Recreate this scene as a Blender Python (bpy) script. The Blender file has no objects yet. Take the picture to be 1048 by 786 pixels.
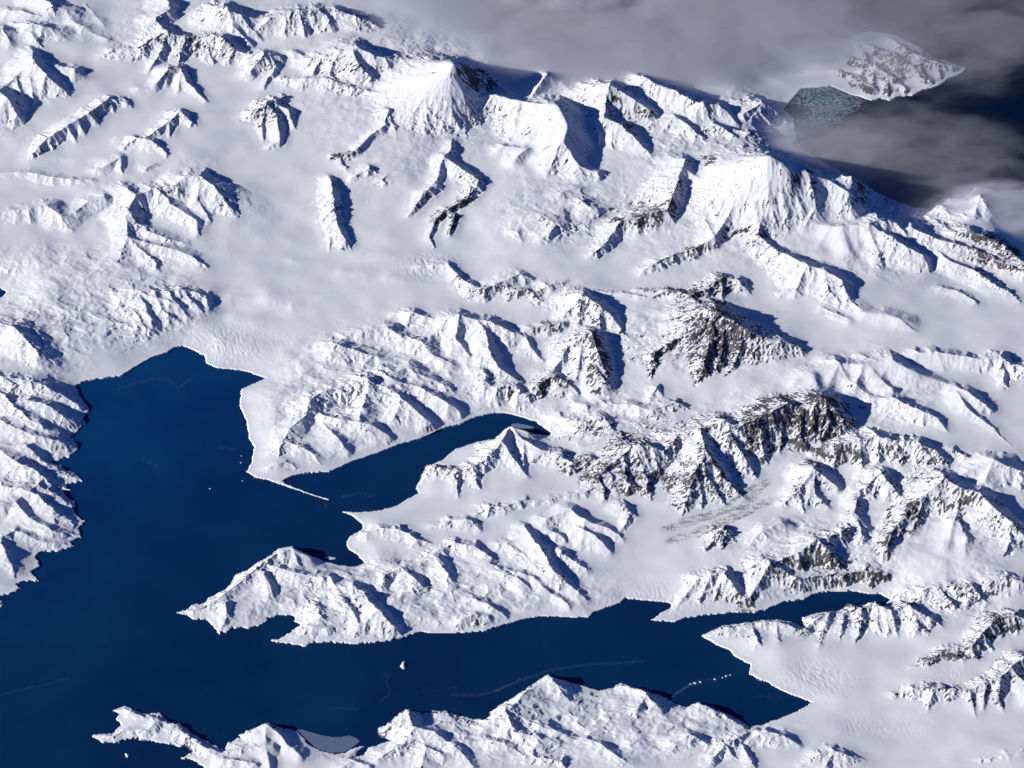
import bpy, math
import numpy as np
f32 = np.float32
rng = np.random.default_rng(11)
C = bpy.context.scene.collection
SC = bpy.context.scene

# ------------------------------------------------------------------ camera model (1 unit is about 50 m)
DEP = math.radians(42.0)                    # how far the view looks down
HFOV = math.radians(10.0)
PW, PH = 1048.0, 786.0
FOC = (PW/2)/math.tan(HFOV/2)               # focal length in photo pixels
DIST = FOC                                  # so one unit is one photo pixel at the centre
CAM = np.array([0.0, -DIST*math.cos(DEP), DIST*math.sin(DEP)])
FWD = np.array([0.0, math.cos(DEP), -math.sin(DEP)])
UPV = np.array([0.0, math.sin(DEP), math.cos(DEP)])

def ground(px, py, z=0.0):
    """where the sight line of a photo pixel meets the level z"""
    d = FWD*FOC + np.array([px-PW/2, 0, 0]) + UPV*(PH/2-py)
    t = (z-CAM[2])/d[2]
    p = CAM + d*t
    return p[0], p[1]

# ------------------------------------------------------------------ survey notes (4x enlargement tiles of the photo)
K = 1048/280.0
OX, OY = [0, 260, 520, 768], [0, 190, 380, 576]
def tpt(t, x, y):
    return OX[int(t[0])] + x/K, OY[int(t[1])] + y/K

COAST = """
01 295,765 320,750 400,738 470,728 520,695 580,660 640,640 668,622 700,615 740,628 785,655 790,680 830,698 930,708 1020,738
02 925,70 918,130 945,190 955,260 975,290 965,350 945,385 985,410
12 0,405 60,418 105,435 170,456 240,480 286,494 284,490 240,477 170,452 122,432 112,420 150,400 210,390 290,385 380,345 470,315 560,280 650,255 740,215 790,205 850,175 930,160 980,162 1020,178
22 0,160 40,172 110,195 130,212 165,235 160,248 100,240 40,222
12 1020,222 975,212 940,245 920,262 860,270 770,300 720,345 660,362 640,400 620,450 632,468 580,495 540,520 490,532 440,540 380,540 335,538 380,555 415,585 418,605 375,630 355,650 360,680 395,700 425,735 390,750 340,745 270,730 180,690 150,672 95,680 50,715 10,735
03 985,0 960,20 900,50 880,85 860,105 800,135 780,155 735,165 712,185 675,190 712,200 745,215 790,215 815,240 840,275 880,260 890,248 960,252 1025,225
13 50,215 90,200 150,205 172,240 140,265 110,285 55,300 110,305 190,320 230,305 290,303 380,312 470,305 560,290 600,275 640,265 700,270 800,268 880,262 960,235
23 0,235 60,215 130,205 200,207 260,210 310,208 330,190 380,172 430,155 450,135 520,145 590,150 625,155 622,175 590,190 550,220 640,228 680,212 760,200 870,190 950,192 980,180
33 50,185 130,150 210,140 240,122 300,110 390,108 450,118 500,120 535,140 510,165 480,150 430,163 375,158 340,187 260,192 200,212 205,247 160,228 100,218 30,222
23 900,232 820,242 740,280 800,315 850,335 870,360 930,390 922,425 980,455
33 0,440 60,455 120,490 200,520 235,535 215,550 180,570 120,595 60,615 40,625
23 960,622 925,630 880,600 800,560 730,535 680,555 640,540 600,515 530,490 480,475 430,460 400,480 350,490 310,480 230,455 190,450 155,430 120,450 70,485
13 990,520 930,550 890,600 850,602 800,590 740,570 690,567 640,580 590,562 560,575 520,610 470,645 480,665 530,680 500,690 440,710 420,735 390,745 398,720 430,702 380,710 350,730 300,732 240,715 210,695 165,645 120,640 60,615
03 1020,615 960,640 915,660 920,675 870,690 860,720 820,700 770,670 730,650 690,615 650,610 610,575 560,580 510,560 480,550 435,565 460,580 445,600 470,620 430,655 380,655 345,665 400,690 440,690 490,675 560,680 620,690 680,700 720,705 740,730 690,750 740,755 780,775
px 213,815 190,880 120,960 -100,1150 -700,1150 -700,640 -60,622 -3,609
03 5,125 40,120 80,98 60,85 90,70 150,70 120,35
02 155,748 135,712 150,695 230,690 285,672 270,655 315,635 300,600 328,578 285,545 290,510 230,455 275,455 245,435 315,422 295,395 260,380 190,345 265,330 305,297 270,250 325,205 320,170 342,150 300,85
"""
FARSEA = """
px 812,122 802,112 820,91 850,88 872,97 880,99 891,103 901,101 911,103 920,99 934,98 944,92 952,91 961,88 972,80 979,78 989,71 978,66 968,62 955,60 945,50 915,36 890,32 866,40 845,36 815,10 780,-40 740,-190 1500,-190 1500,380 1120,300 1060,232 1035,206 1015,194 998,192 985,204 964,204 950,214 930,212 905,202 885,188 848,170 816,148
"""
COVE = """
px -60,288 -10,293 1,295 6,299 3,304 -10,308 -60,315
"""
# bays of the open sea round the island, beyond the picture
def pts_of(txt):
    out = []
    for line in txt.strip().splitlines():
        t, *p = line.split()
        for q in p:
            x, y = map(float, q.split(','))
            out.append((x, y) if t == 'px' else tpt(t, x, y))
    return out

# mountains: "key | label | category"; then their ridge lines, tile and x,y,height points
RANGES = []
exec(r'''
def M(name, label, cat, rock, *lines): RANGES.append((name, label, cat, rock, lines))
M('terrain','','',0.1,
 '00 250,70,4 325,105,5','00 330,20,2 400,100,2','00 350,125,3 410,148,3','00 200,250,8 290,265,10 315,295,2',
 '00 530,340,4 565,335,4','00 0,665,4 100,660,5 200,680,6 350,690,4','00 360,650,4 400,640,6 460,600,6 460,640,5','00 560,640,4 590,630,3',
 '10 390,670,4 440,640,7 465,665,3','10 490,690,4 510,670,2',
 '21 280,60,8 320,90,7 400,85,4','21 130,120,5 190,150,6 140,200,3','21 30,180,4 50,210,2','21 200,30,5 260,10,5',
 '21 330,400,4 420,408,4 540,430,4 620,400,6','21 60,345,4 90,355,3','21 100,420,4 150,380,7 210,370,4',
 '22 400,120,5 470,130,6 540,150,6 600,130,7 640,120,8 680,140,4','22 540,100,3 570,60,6 590,95,2','22 330,240,4 440,245,4',
 '22 200,180,6 280,200,7 370,180,7 400,230,5','22 300,130,5 380,110,4',
 '22 930,660,3 980,600,6 1048,580,7','32 0,640,4 60,610,6 130,580,6 160,590,3',
 '33 890,750,3 980,730,5 1048,720,5','31 740,390,5 800,405,6 860,440,4','31 280,470,4 380,510,5',
 '20 640,570,5 670,560,6 680,590,2','20 260,440,12 340,435,12',
 '33 560,130,4 600,105,6 650,100,6','33 130,100,4 60,110,4',
 '01 470,440,5 540,410,10 580,430,8 640,440,8 700,480,5 740,520,1','01 520,490,5 550,540,3')
M('mountain','low snow-covered cape flecked with brown rock, far off beyond the dark strait','mountain',.75,
 '30 340,270,4 420,300,6 480,340,4','30 380,220,6 480,250,8 560,310,6 600,350,3','30 430,170,6 540,210,8 640,270,7 700,310,3','30 520,140,5 620,200,8 720,240,7 800,262,3','30 600,150,4 700,200,6 790,245,3','30 480,250,7 470,330,4','30 560,210,7 580,290,4','30 640,210,7 660,280,4','30 400,150,5 440,220,6 430,290,4','30 520,290,6 530,350,3','30 720,240,6 730,290,3')
M('mountain','white hill group in the far upper left corner with short blue shadows','mountain',.2,
 '00 150,-20,14 200,20,16 215,60,6','00 60,90,6 130,90,14 200,110,10 230,125,3','00 30,40,8 90,40,10 150,60,8','00 -40,120,12 10,110,12 40,170,4')
M('mountain','snow mountain on the left edge with a long diagonal blue shadow under its crest','mountain',.25,
 '00 120,195,10 130,235,18 180,290,16 250,345,6','00 20,330,6 90,270,10 130,240,16','00 0,350,20 35,380,20 65,440,10','00 110,300,9 130,390,4','00 60,300,8 90,420,3','00 120,130,7 150,170,4','00 130,235,14 190,240,5')
M('nunatak','long narrow striped rock rib lying diagonally across the upper left snowfield','rock outcrop',.3,
 '00 125,590,6 180,530,12 260,480,13 340,435,12 420,375,10 500,400,4','00 180,530,11 200,580,2','00 260,480,12 290,540,2','00 340,435,11 380,480,2','00 420,375,10 440,430,2','00 300,460,11 330,520,2','00 470,375,7 500,400,2')
M('mountain','speckled rocky massif between two snowfields, left of the sharp upper left summit','mountain',.45,
 '00 400,210,4 440,190,8 520,185,10 560,165,14 620,130,18 640,125,18 720,145,14 790,135,16 850,140,20 900,190,12 980,215,6',
 '00 600,70,12 640,45,12 650,40,8','00 640,0,14 655,40,8','00 610,90,12 640,125,15','00 790,140,14 800,200,8 820,250,2','00 640,130,16 620,190,10 570,270,3','00 720,145,12 690,200,9 680,240,3','00 850,140,18 860,180,10','00 540,190,9 545,210,5')
M('mountain','sharp white summit with a fluted front face near the top edge','mountain',.4,
 '00 800,70,8 870,35,24 920,60,20 1000,70,14 1048,65,12','00 870,35,24 890,100,14 960,165,5','00 920,60,20 960,110,10 1000,150,3','00 840,60,12 850,130,6')
M('nunatak','arrow-shaped snowy outcrop with dark specks on its tip, alone in the upper left snowfield','rock outcrop',.5,
 '00 600,320,8 650,260,14 690,255,12 710,310,8 790,385,3','00 650,260,13 640,320,5','00 690,290,9 680,350,3')
M('nunatak','small pointed snow knoll with a curving tail and dark underside in the upper left snowfield','rock outcrop',.35,
 '00 560,530,6 640,470,8 690,428,12 740,470,4','00 480,560,5 520,530,10 580,540,10 640,590,4','00 650,470,7 650,520,2')
M('nunatak','compact rock outcrop with a blue shadow flank, upper left of the long vertical outcrop','rock outcrop',.5,
 '10 0,430,10 50,390,14 110,370,8','10 50,400,14 90,440,13 100,540,6 60,560,4','10 90,400,12 130,420,10 155,490,3','10 50,400,13 30,480,6 40,540,2','00 960,440,8 1000,420,11')
M('mountain','long fluted ridge along the top edge with evenly spaced buttresses','mountain',.55,
 '10 0,130,6 60,75,14 110,60,16 170,45,20 250,35,18 310,35,16 390,60,14 440,80,10 490,105,3','10 110,60,16 125,140,3','10 170,45,18 200,140,3','10 60,75,14 20,140,2','10 250,35,18 290,75,12 230,110,4','10 310,35,14 330,80,5','10 140,50,16 160,110,4','10 210,40,18 245,100,5','10 390,60,12 410,95,4')
M('mountain','craggy snow range with a black wedge of shadow, left of the broad white pyramid','mountain',.5,
 '10 0,225,8 60,215,12 100,215,8','10 60,215,12 80,260,6 40,330,3','10 160,200,8 190,215,6','10 210,225,10 260,215,14 330,200,20 385,195,22 400,180,26 450,210,22 500,225,20 560,225,18 620,235,16 700,260,14',
 '10 380,200,24 400,250,20 450,300,14 510,330,6','10 500,225,18 530,280,12 525,320,6','10 560,230,16 610,300,5','10 330,200,20 290,280,10 340,350,4','10 120,300,6 200,300,9 280,300,10 360,330,10 430,345,10 520,370,10 560,390,10 620,400,12','10 260,215,13 220,280,7','10 360,330,10 350,370,3','10 430,345,10 430,380,3','10 450,210,20 480,270,10',
 '00 960,270,8 1010,210,16 1030,250,8')
M('mountain','broad white pyramid with a near-black right face beside the grey cloud bank','mountain',.35,
 '10 610,330,14 690,285,26 765,260,44 800,310,32 840,385,18','10 765,260,44 850,290,27 920,310,19 1000,380,8 1048,395,8','10 690,285,24 650,350,16 620,400,10','10 765,260,40 720,350,22 700,440,9 690,500,3','10 740,390,14 720,470,5')
M('nunatak','small dark rock knob trailing a thin chain of specks below the craggy range','rock outcrop',.6,
 '10 510,420,15 500,480,12 450,520,9 380,580,8 320,590,6 350,640,3','10 510,420,15 530,470,11 545,535,3')
M('nunatak','tall narrow vertical outcrop, white on its left and blue-black on its right','rock outcrop',.45,
 '11 290,-30,9 300,20,12 310,100,11 325,160,10 350,210,8 370,240,2','11 300,20,11 250,60,4','11 308,90,10 262,130,4','11 325,160,9 290,200,4 290,260,1')
M('nunatak','broken ring of dark rocks around a small snow bowl, right of the tall narrow outcrop','rock outcrop',.7,
 '10 800,450,14 810,500,8 820,550,3','10 760,540,10 750,580,10 730,600,11 790,640,12 860,690,9 830,750,6','10 730,600,11 700,690,7 640,760,6','11 700,0,7 650,20,8 620,80,5 590,120,2','11 830,10,8 820,50,6 770,75,6 740,90,8 690,130,6 670,200,4 690,235,2','11 770,110,6 750,180,3')
M('mountain','domed snow mountain with a great wedge of dark shadow dropping to its right','mountain',.3,
 '10 840,385,18 900,365,22 950,370,24 1000,385,24 1048,400,24','20 0,390,22 100,400,26 190,400,36 225,480,30 210,545,24 280,640,12 350,655,8','20 100,400,24 90,500,14 60,580,6','20 40,410,20 20,520,9','20 150,400,26 160,520,15 150,650,5','10 930,370,20 860,440,10 880,500,4','10 1010,600,10 1048,570,12','20 210,545,22 160,640,9','20 -20,560,9 60,570,10 80,600,4')
M('mountain','tiny white peak poking out of the grey cloud bank','mountain',.2,
 '20 90,370,8 150,280,22 200,310,10 260,380,3')
M('mountain','steep pointed peak with twin blue-black shadow tongues under the cloud edge','mountain',.45,
 '20 300,390,10 340,370,18 390,325,30 470,370,24 540,420,15 570,465,5','20 375,410,20 370,450,18 430,480,15 500,540,11 570,630,3','20 375,430,17 330,480,12 350,530,6','20 390,325,28 370,410,18','20 400,480,12 400,560,4')
M('mountain','rugged snow ridge descending to the right beneath the cloud bank edge','mountain',.4,
 '20 440,330,10 520,295,24 580,330,22 640,350,22 690,380,20 750,400,20 810,405,16 850,440,10 890,490,4','20 640,350,20 620,430,6','20 690,380,20 680,440,5','20 750,400,18 760,470,4','20 580,330,20 550,400,7','20 810,405,15 820,460,4')
M('mountain','small pale cone at the right end of the ridge beneath the clouds','mountain',.3,
 '20 900,440,8 975,395,20 1020,420,13 1060,450,5','20 975,395,18 960,450,5')
M('mountain','low snow spurs with short shadows in the basin below the cloud edge','mountain',.35,
 '20 560,470,8 640,450,13 690,480,13 740,530,9 770,580,3','20 760,490,10 800,480,13 850,510,10 910,560,3','20 870,500,8 930,510,10 990,530,6','20 640,450,12 600,500,5')
M('nunatak','small dark striped rock peak peeping from behind the great rounded white summit','rock outcrop',.9,
 '20 720,650,8 780,625,18 860,670,5','20 780,625,16 770,680,6')
M('mountain','great rounded white summit with rock-ribbed flanks, the largest mountain','mountain',.4,
 '20 560,700,10 620,680,16 680,655,22 740,690,20 800,700,22 880,660,30 940,630,40 990,622,48 1048,640,46','30 80,625,48 130,660,44 200,665,40 300,690,34 370,740,28 385,786,20',
 '31 80,-80,46 60,20,34 50,100,24 30,190,14 75,235,12','31 200,-80,40 240,20,33 250,80,25 210,150,14','31 140,-80,44 150,20,34 150,90,24 120,170,12',
 '21 680,-100,22 640,10,24 610,90,18 560,100,18 500,125,15 430,140,12 380,210,8 340,250,6 300,258,2','21 760,140,12 790,200,13 720,240,10 640,260,9 580,290,8 520,320,5','21 880,60,24 830,130,18 790,200,13','21 930,20,30 960,160,18 940,230,8','21 1000,50,30 990,130,20','20 800,700,20 760,760,12 700,800,9','20 880,660,26 830,740,16')
M('mountain','dark pointed peak in shadow beside the great rounded summit at the cloud edge','mountain',.5,
 '30 385,685,34 440,720,26 520,760,19 620,790,12','30 385,685,34 395,760,20')
M('mountain','small pale peak rising through the puffy cloud at the right edge','mountain',.3,
 '31 830,80,5 880,42,17 925,110,6','31 880,42,16 860,110,6')
M('mountain','tiny white peak above the dark water, between the shadowed shore and the puffy cloud','mountain',.2,
 '31 700,110,5 740,82,11 770,110,4')
M('mountain','snow spur with a jagged blue-black shadow above the right glacier','mountain',.3,
 '31 75,235,14 150,270,16 215,310,19 280,320,18 350,365,14 390,455,4','31 215,310,18 180,390,8 120,410,4','31 280,330,14 300,400,8 340,450,4')
M('mountain','smooth low white dome with a thin shadow rim on the right glacier','mountain',.1,
 '31 390,450,6 440,485,8 500,490,9 570,510,9 630,555,2')
M('mountain','flat-topped snow plateau with a scalloped rim above the right glacier','mountain',.35,
 '31 250,150,12 350,160,16 450,150,18 490,130,18 550,140,14 590,175,10','31 540,200,16 600,240,14 660,270,12 680,310,6','31 350,160,16 380,250,8','31 400,160,15 415,240,6','31 450,150,16 540,200,14','31 620,150,8 650,165,5','31 450,160,15 500,290,5','31 300,160,12 260,230,5')
M('mountain','long dark-sided snow ridge by the right edge, facing the far sea','mountain',.4,
 '31 620,160,12 720,205,14 850,240,14 1000,300,6','31 720,255,8 770,290,10 850,320,10 920,370,8 980,400,5 1030,440,2','31 750,250,8 820,270,8 890,290,6','31 930,290,6 1000,310,8 1048,330,7')
M('mountain','speckled brown and white coastal hill at the right edge under the cloud','mountain',.7,
 '31 790,180,10 840,175,14 900,195,14 970,230,13 1048,290,9','31 900,195,12 930,240,5')
M('mountain','low rocky spur between two arms of glacier in the middle of the range','mountain',.75,
 '21 500,400,4 620,400,7 700,420,10 760,400,12 820,350,10 880,360,9 920,410,3','21 700,420,10 740,480,6','21 820,350,10 820,440,4')
M('mountain','small speckled snow hump below the ring of dark rocks','mountain',.55,
 '11 640,310,3 740,300,5 800,360,8 880,400,9 960,360,9 1020,340,9 1048,350,7','21 20,400,6 80,400,6 120,440,4','11 880,400,8 900,430,3','11 960,360,8 980,430,3')
M('mountain','dark rocky pyramid streaked with snow in the centre right, casting a shadow on the glacier','mountain',.95,
 '21 560,640,6 620,600,8 700,560,12 740,520,18 790,480,30 860,520,26 920,560,22 980,580,18 1040,600,14','21 790,480,28 780,560,20 750,700,8 720,760,2','21 860,520,24 900,600,14 870,680,5 830,730,2','21 920,560,20 960,640,8 940,690,2','21 560,640,6 545,740,2','21 740,520,16 700,600,8 690,640,3','31 120,590,14 200,625,6','21 820,500,26 830,600,14 800,700,4','21 700,560,11 650,650,4','31 50,560,15 60,640,3')
M('mountain','angular snow peak with a split face beside the middle glacier','mountain',.55,
 '21 230,480,10 285,418,18 350,460,15 400,500,8 440,570,3','21 285,418,17 270,520,6','21 350,460,13 350,560,5','21 310,440,15 310,510,5')
M('mountain','hooked dark rock ridge with a curling shadow in the middle of the range','mountain',.65,
 '21 250,590,12 320,570,18 350,650,16 375,720,12 390,786,4','21 320,570,16 230,620,12 180,700,6 130,780,4','22 330,-20,14 370,40,12 400,70,5','22 120,50,10 170,20,12 230,40,9 260,80,4','21 280,620,13 260,740,7')
M('mountain','white ridge with a broad blue shadow, right half of the central snow peninsula','mountain',.3,
 '11 740,510,12 790,500,15 850,515,14 890,560,13 900,620,12 930,690,10 1000,740,6 1048,770,4','11 790,500,15 770,590,8 820,650,5','11 850,515,12 900,520,15 960,550,13 1020,575,7','21 40,560,4 90,545,7 160,535,9 215,530,7','21 60,560,5 80,620,6 130,670,3','12 870,40,8 930,60,12 1000,50,12 1048,90,8','12 880,0,9 900,80,6')
M('mountain','rumpled snow hills along the near shore of the glacier plain, left of the narrow fjord','mountain',.25,
 '11 550,490,5 610,485,9 680,510,6','11 350,580,6 420,560,8 510,545,10 570,590,6','11 280,640,6 315,610,12 380,630,10 470,660,5','11 600,590,8 640,600,9 690,650,6 770,690,3','11 500,700,8 540,720,10 590,700,8 650,760,6',
 '12 100,290,6 140,220,8 200,170,10 215,115,14 260,80,12 340,70,12 440,35,16 510,60,14 560,100,12 620,150,10 700,220,6','12 480,0,10 540,40,12 630,60,10 720,110,10 790,160,5','12 330,190,8 400,200,10 450,210,9 515,250,4','12 260,170,8 330,190,9','12 270,210,6 320,260,6 360,310,3','12 590,0,7 650,20,8 740,60,5','12 110,270,5 180,290,6 240,330,3','12 440,35,14 420,120,9 400,200,7','12 60,370,2 120,340,4 160,370,2','11 600,690,7 680,760,5','12 560,100,11 540,180,6')
M('mountain','low snow ridge on the right shore of the narrow fjord','mountain',.45,
 '12 640,400,5 670,360,9 760,380,8 830,370,9 900,330,10 950,270,14 980,215,12 1048,230,10','12 950,270,14 1000,340,8 1040,400,3','12 760,380,7 780,480,2','22 0,210,8 60,260,9 130,300,10 200,310,10','22 190,320,9 250,350,9 320,330,8','12 830,370,8 860,450,2','22 60,260,8 60,380,3')
M('mountain','dark ribbed rock range standing like teeth above the moraine glacier','mountain',.95,
 '22 350,400,10 410,345,14 480,292,19 550,295,19 600,310,14','22 480,292,18 520,380,10 545,490,2','22 410,345,14 460,430,8 540,450,4','22 550,295,18 590,410,3','22 350,400,10 370,490,3','22 510,292,18 550,380,8','22 440,320,16 450,400,9','22 380,370,12 420,470,3')
M('mountain','bright fluted pyramid with black gullies beside the dirty moraine','mountain',.75,
 '22 600,310,14 650,250,16 740,225,20 830,200,22','22 740,225,20 760,320,21 720,380,19 690,470,11 665,550,2','22 760,320,20 820,400,12 900,480,3','22 740,360,18 790,450,9 830,510,2','22 720,400,16 740,480,7 740,540,1','22 780,350,17 850,450,6','22 640,260,14 640,330,7','22 700,430,13 690,520,4')
M('mountain','long black rock wall streaked with snow in the centre right','mountain',1.0,
 '22 830,200,22 880,220,22 960,190,24 1000,170,24 1048,145,26','32 60,180,24 140,130,25 200,150,22 280,110,27 340,170,17 385,215,6','22 830,200,22 860,260,20 920,350,10 950,400,3','22 960,190,24 970,270,14 990,350,3','32 0,200,22 30,300,10 60,350,3','32 140,130,24 120,220,14 110,310,3','32 200,150,20 190,240,12 220,310,3','32 280,110,26 300,200,14 270,270,5','32 240,140,22 240,230,12 250,290,3','32 90,160,22 80,250,11','22 900,220,20 930,290,11')
M('mountain','stepped snow hills with steep blue gullies between the glacier and the narrow fjord','mountain',.3,
 '22 70,500,3 150,490,5 270,470,5 340,440,6','22 150,560,8 240,530,12 300,570,11 380,600,8 440,640,3','22 170,610,8 210,640,5','22 60,590,6 90,625,13 130,690,13 180,770,10 210,800,6','22 270,600,9 340,630,11 390,690,4','22 440,510,8 470,540,6 430,610,3','22 300,570,10 280,660,5','23 150,0,9 180,50,8 240,90,5 310,150,2',
 '12 860,540,4 900,520,7 960,520,6 1040,490,5','12 940,660,5 1048,640,5','13 900,0,7 1000,60,6 1048,90,5','13 690,-20,9 740,40,8 770,80,4','23 0,30,7 100,60,6 150,110,4 230,160,3','13 840,140,6 890,160,7 960,200,3','13 800,220,5 850,200,6 900,210,4','22 200,690,8 300,760,4','22 0,660,6 60,700,6 120,780,4')
M('mountain','rugged white peninsula hills ending in a ragged point in the bay','mountain',.3,
 '12 430,620,5 480,600,7 560,605,8 620,640,6 680,660,2','12 680,590,3 760,570,7 830,570,8 860,600,4','12 700,690,6 770,660,9 850,670,9 910,720,5','12 630,740,6 700,710,9 740,760,5','12 480,740,5 540,730,6 570,760,3',
 '03 712,190,2 800,160,5 860,120,7 960,40,9 1010,0,10','12 30,740,9 80,700,12 150,680,12 210,710,8','03 860,150,6 870,210,4 840,265,1','03 1000,30,8 1030,80,6 1048,130,3','13 0,20,9 40,60,6 60,140,3','13 90,20,8 150,40,8 260,60,7','13 370,90,9 410,110,10 450,160,10 480,185,12 540,250,7 560,285,1','13 480,185,11 430,230,6 420,280,2','13 340,140,7 380,190,7 410,250,4','13 240,170,5 260,210,4','13 560,20,9 600,50,10 650,90,5','13 500,50,8 560,20,9 640,10,8','13 210,250,4 280,260,4','13 290,60,6 330,120,5','12 150,680,11 170,740,6')
M('nunatak','small triangular outcrop on the glacier below the dirty moraine','rock outcrop',.7,
 '22 770,670,4 820,605,11 860,640,4','22 820,605,9 820,660,4')
M('mountain','fan-shaped snow slope with a brown rock foot above the fjord head','mountain',.5,
 '23 640,170,2 730,60,8 830,40,12 870,100,8 930,150,4','23 740,120,4 800,100,6','23 1000,0,14 960,80,8 930,130,5','23 830,40,10 800,120,4','23 770,55,9 740,130,4')
M('mountain','striped rock strip along the upper shore of the fjord head','mountain',.8,
 '32 80,740,10 180,700,10 260,650,13 340,740,9 370,770,4','32 180,700,10 200,770,5','32 80,740,10 100,786,8','33 90,10,10 170,60,9 250,50,9 330,40,9 380,40,7 440,30,7 520,50,4','33 90,10,9 60,90,4','33 170,60,8 180,110,3','33 330,40,8 320,90,3','33 440,30,6 480,70,3')
M('mountain','rock-footed white headland between the fjord head and the glacier tongue','mountain',.7,
 '23 745,272,2 820,250,5 900,240,7 980,225,8 1048,228,7','33 0,232,7 100,226,7 200,258,6 250,222,6 310,184,7 375,160,9 430,172,9 480,150,11 540,190,11 600,160,11 660,200,9 730,240,3','33 480,150,10 490,230,5 500,290,1','33 430,172,9 420,250,5 400,310,1','33 540,190,11 560,270,3','33 600,160,11 640,240,7 680,270,2','33 310,184,7 280,260,4 260,330,1','33 375,160,8 350,240,4 340,300,1','33 100,226,6 110,300,2','33 0,232,6 30,300,3','33 510,170,10 530,260,4')
M('mountain','small white hills with dark ends above the right glacier tongue','mountain',.6,
 '33 640,130,5 680,100,8 720,95,8 770,160,5 800,180,2','33 770,90,9 850,90,11 900,150,4','33 920,70,9 980,60,10 1040,70,8','33 850,90,10 830,160,3','33 980,60,9 990,110,3')
M('mountain','narrow striped rock rib between two arms of the right glacier','mountain',.9,
 '33 620,395,2 680,370,5 750,330,8 850,320,9 890,270,10 940,215,12 1010,200,11 1048,215,9','33 890,270,10 920,330,3','33 760,330,7 820,380,2','33 840,320,8 870,370,2','33 940,215,11 960,280,3','33 1010,200,10 1020,270,3','33 700,360,5 730,390,1','33 800,325,7 840,375,1')
M('mountain','dark-footed snow hill in the lower right corner beside crevassed ice','mountain',.75,
 '33 560,500,4 620,485,7 700,478,9 760,490,7 840,490,6 900,460,9 960,440,10 1000,400,11 1048,360,13','33 960,440,10 950,520,5 970,570,1','33 840,490,6 860,590,1','33 1000,400,10 1048,460,7','33 700,478,8 680,560,2','33 900,460,8 890,560,2','33 1048,460,7 1060,550,2')
M('mountain','snow peak with a speckled rocky left flank near the right edge','mountain',.7,
 '32 520,690,5 540,620,9 600,540,12 680,470,17 745,410,24 800,450,20 880,470,19 930,520,17 1000,580,13 1048,630,9','32 745,410,22 720,480,14 760,530,6','32 880,470,17 900,530,8 880,590,4','32 680,470,15 640,560,8 600,660,2','32 800,580,8 830,640,5 820,700,2','32 800,450,16 790,540,9 750,680,3','32 600,540,11 570,650,3','32 1000,580,12 990,680,4','32 640,510,14 600,600,4')
M('mountain','bright smooth snow dome at the right edge behind the speckled peak','mountain',.15,
 '32 780,410,8 860,370,12 930,340,17 1000,370,13 1048,385,11','32 930,340,15 900,420,8')
M('mountain','wide pale mountain with a shark-fin shadow, below the right glacier','mountain',.35,
 '31 180,750,8 240,710,10 340,680,14 430,690,14 545,665,18 600,700,16 700,740,8 780,770,3','32 240,10,14 260,70,10','32 330,-40,14 380,40,8 460,100,4','32 470,0,12 540,70,8','32 460,110,6 540,105,10 640,145,10 720,180,6 750,225,2','32 790,60,8 830,75,11 900,130,7 920,165,2','32 790,80,8 830,140,7 900,190,4 1000,290,1','31 545,665,16 500,740,10','31 430,690,13 400,780,8','31 340,680,12 300,760,8')
M('mountain','white wall of snow with pocked crest along the right edge of the upper glacier','mountain',.3,
 '31 600,660,6 650,640,11 720,640,12 800,650,11 880,665,10 960,655,12 1000,690,9 1048,690,11','31 960,655,11 970,760,4','31 720,640,11 740,700,4','31 440,655,8 470,680,5')
M('mountain','snow peak with a rock collar behind the speckled peak of the right side','mountain',.6,
 '32 290,290,10 350,285,12 420,265,14 490,250,16 560,270,14 640,275,14 700,300,11 740,330,9 760,370,3','32 780,300,7 830,330,5 880,340,3','32 640,275,13 690,330,8 720,380,2','32 420,265,13 430,370,4','32 350,285,12 310,370,3','32 490,250,14 490,340,5','32 560,270,12 590,350,5')
M('mountain','pair of small pointed snow peaks with crescent shadows in the right-hand basin','mountain',.5,
 '32 140,500,5 190,450,10 240,370,15 290,410,12 330,440,7','32 240,370,14 250,470,8 300,520,3','32 400,470,8 440,440,10 500,390,15 545,440,11 590,490,4','32 410,490,9 400,540,8 440,590,4','32 260,650,10 330,630,9 380,600,8','32 410,570,8 430,640,3','32 190,450,9 200,530,3','32 240,420,11 220,510,4','32 500,390,13 470,470,6')
M('mountain','bold snow mountain at left with two dark lee slopes above the snowfield','mountain',.25,
 '01 290,95,8 340,60,10 400,40,12 420,60,6','01 430,50,8 490,15,16 520,40,15 490,90,15 520,140,11 560,165,4','01 550,30,12 590,70,5','01 600,10,14 650,60,9 670,85,3','01 560,170,8 640,205,6 700,220,4','01 670,0,14 700,40,8 715,60,3','01 700,-30,16 760,-40,18 810,-5,18 850,40,13 905,105,3','01 650,70,9 750,130,7 760,180,3','01 480,100,12 490,200,8 450,290,4','01 490,200,9 560,220,8 680,250,7 740,270,7 785,310,3','01 500,210,8 600,300,4','01 520,40,14 600,10,14 670,0,14 700,-30,15','01 760,-30,16 760,60,8 800,130,4')
M('mountain','rounded white hill with a small dark notch near the left edge','mountain',.1,
 '01 -40,110,8 0,100,8 100,90,10 180,75,12 230,110,11 260,160,4')
M('mountain','dark-streaked slope at the head of the bay, above its left shore','mountain',.3,
 '01 560,405,9 640,405,9 720,405,9 790,420,6 800,470,2','01 700,410,8 770,480,3','01 640,410,9 690,470,6','01 590,410,9 620,480,6 700,530,2','01 540,430,8 590,540,4')
M('mountain','hill with a sickle-shaped blue shadow at the left edge above the ragged shore','mountain',.2,
 '01 0,545,13 40,535,16 90,580,15 150,640,10 205,670,4','01 100,540,8 140,550,6 190,630,3')
M('mountain','ragged left shore of parallel snow spurs running into the bay','mountain',.2,
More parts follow.
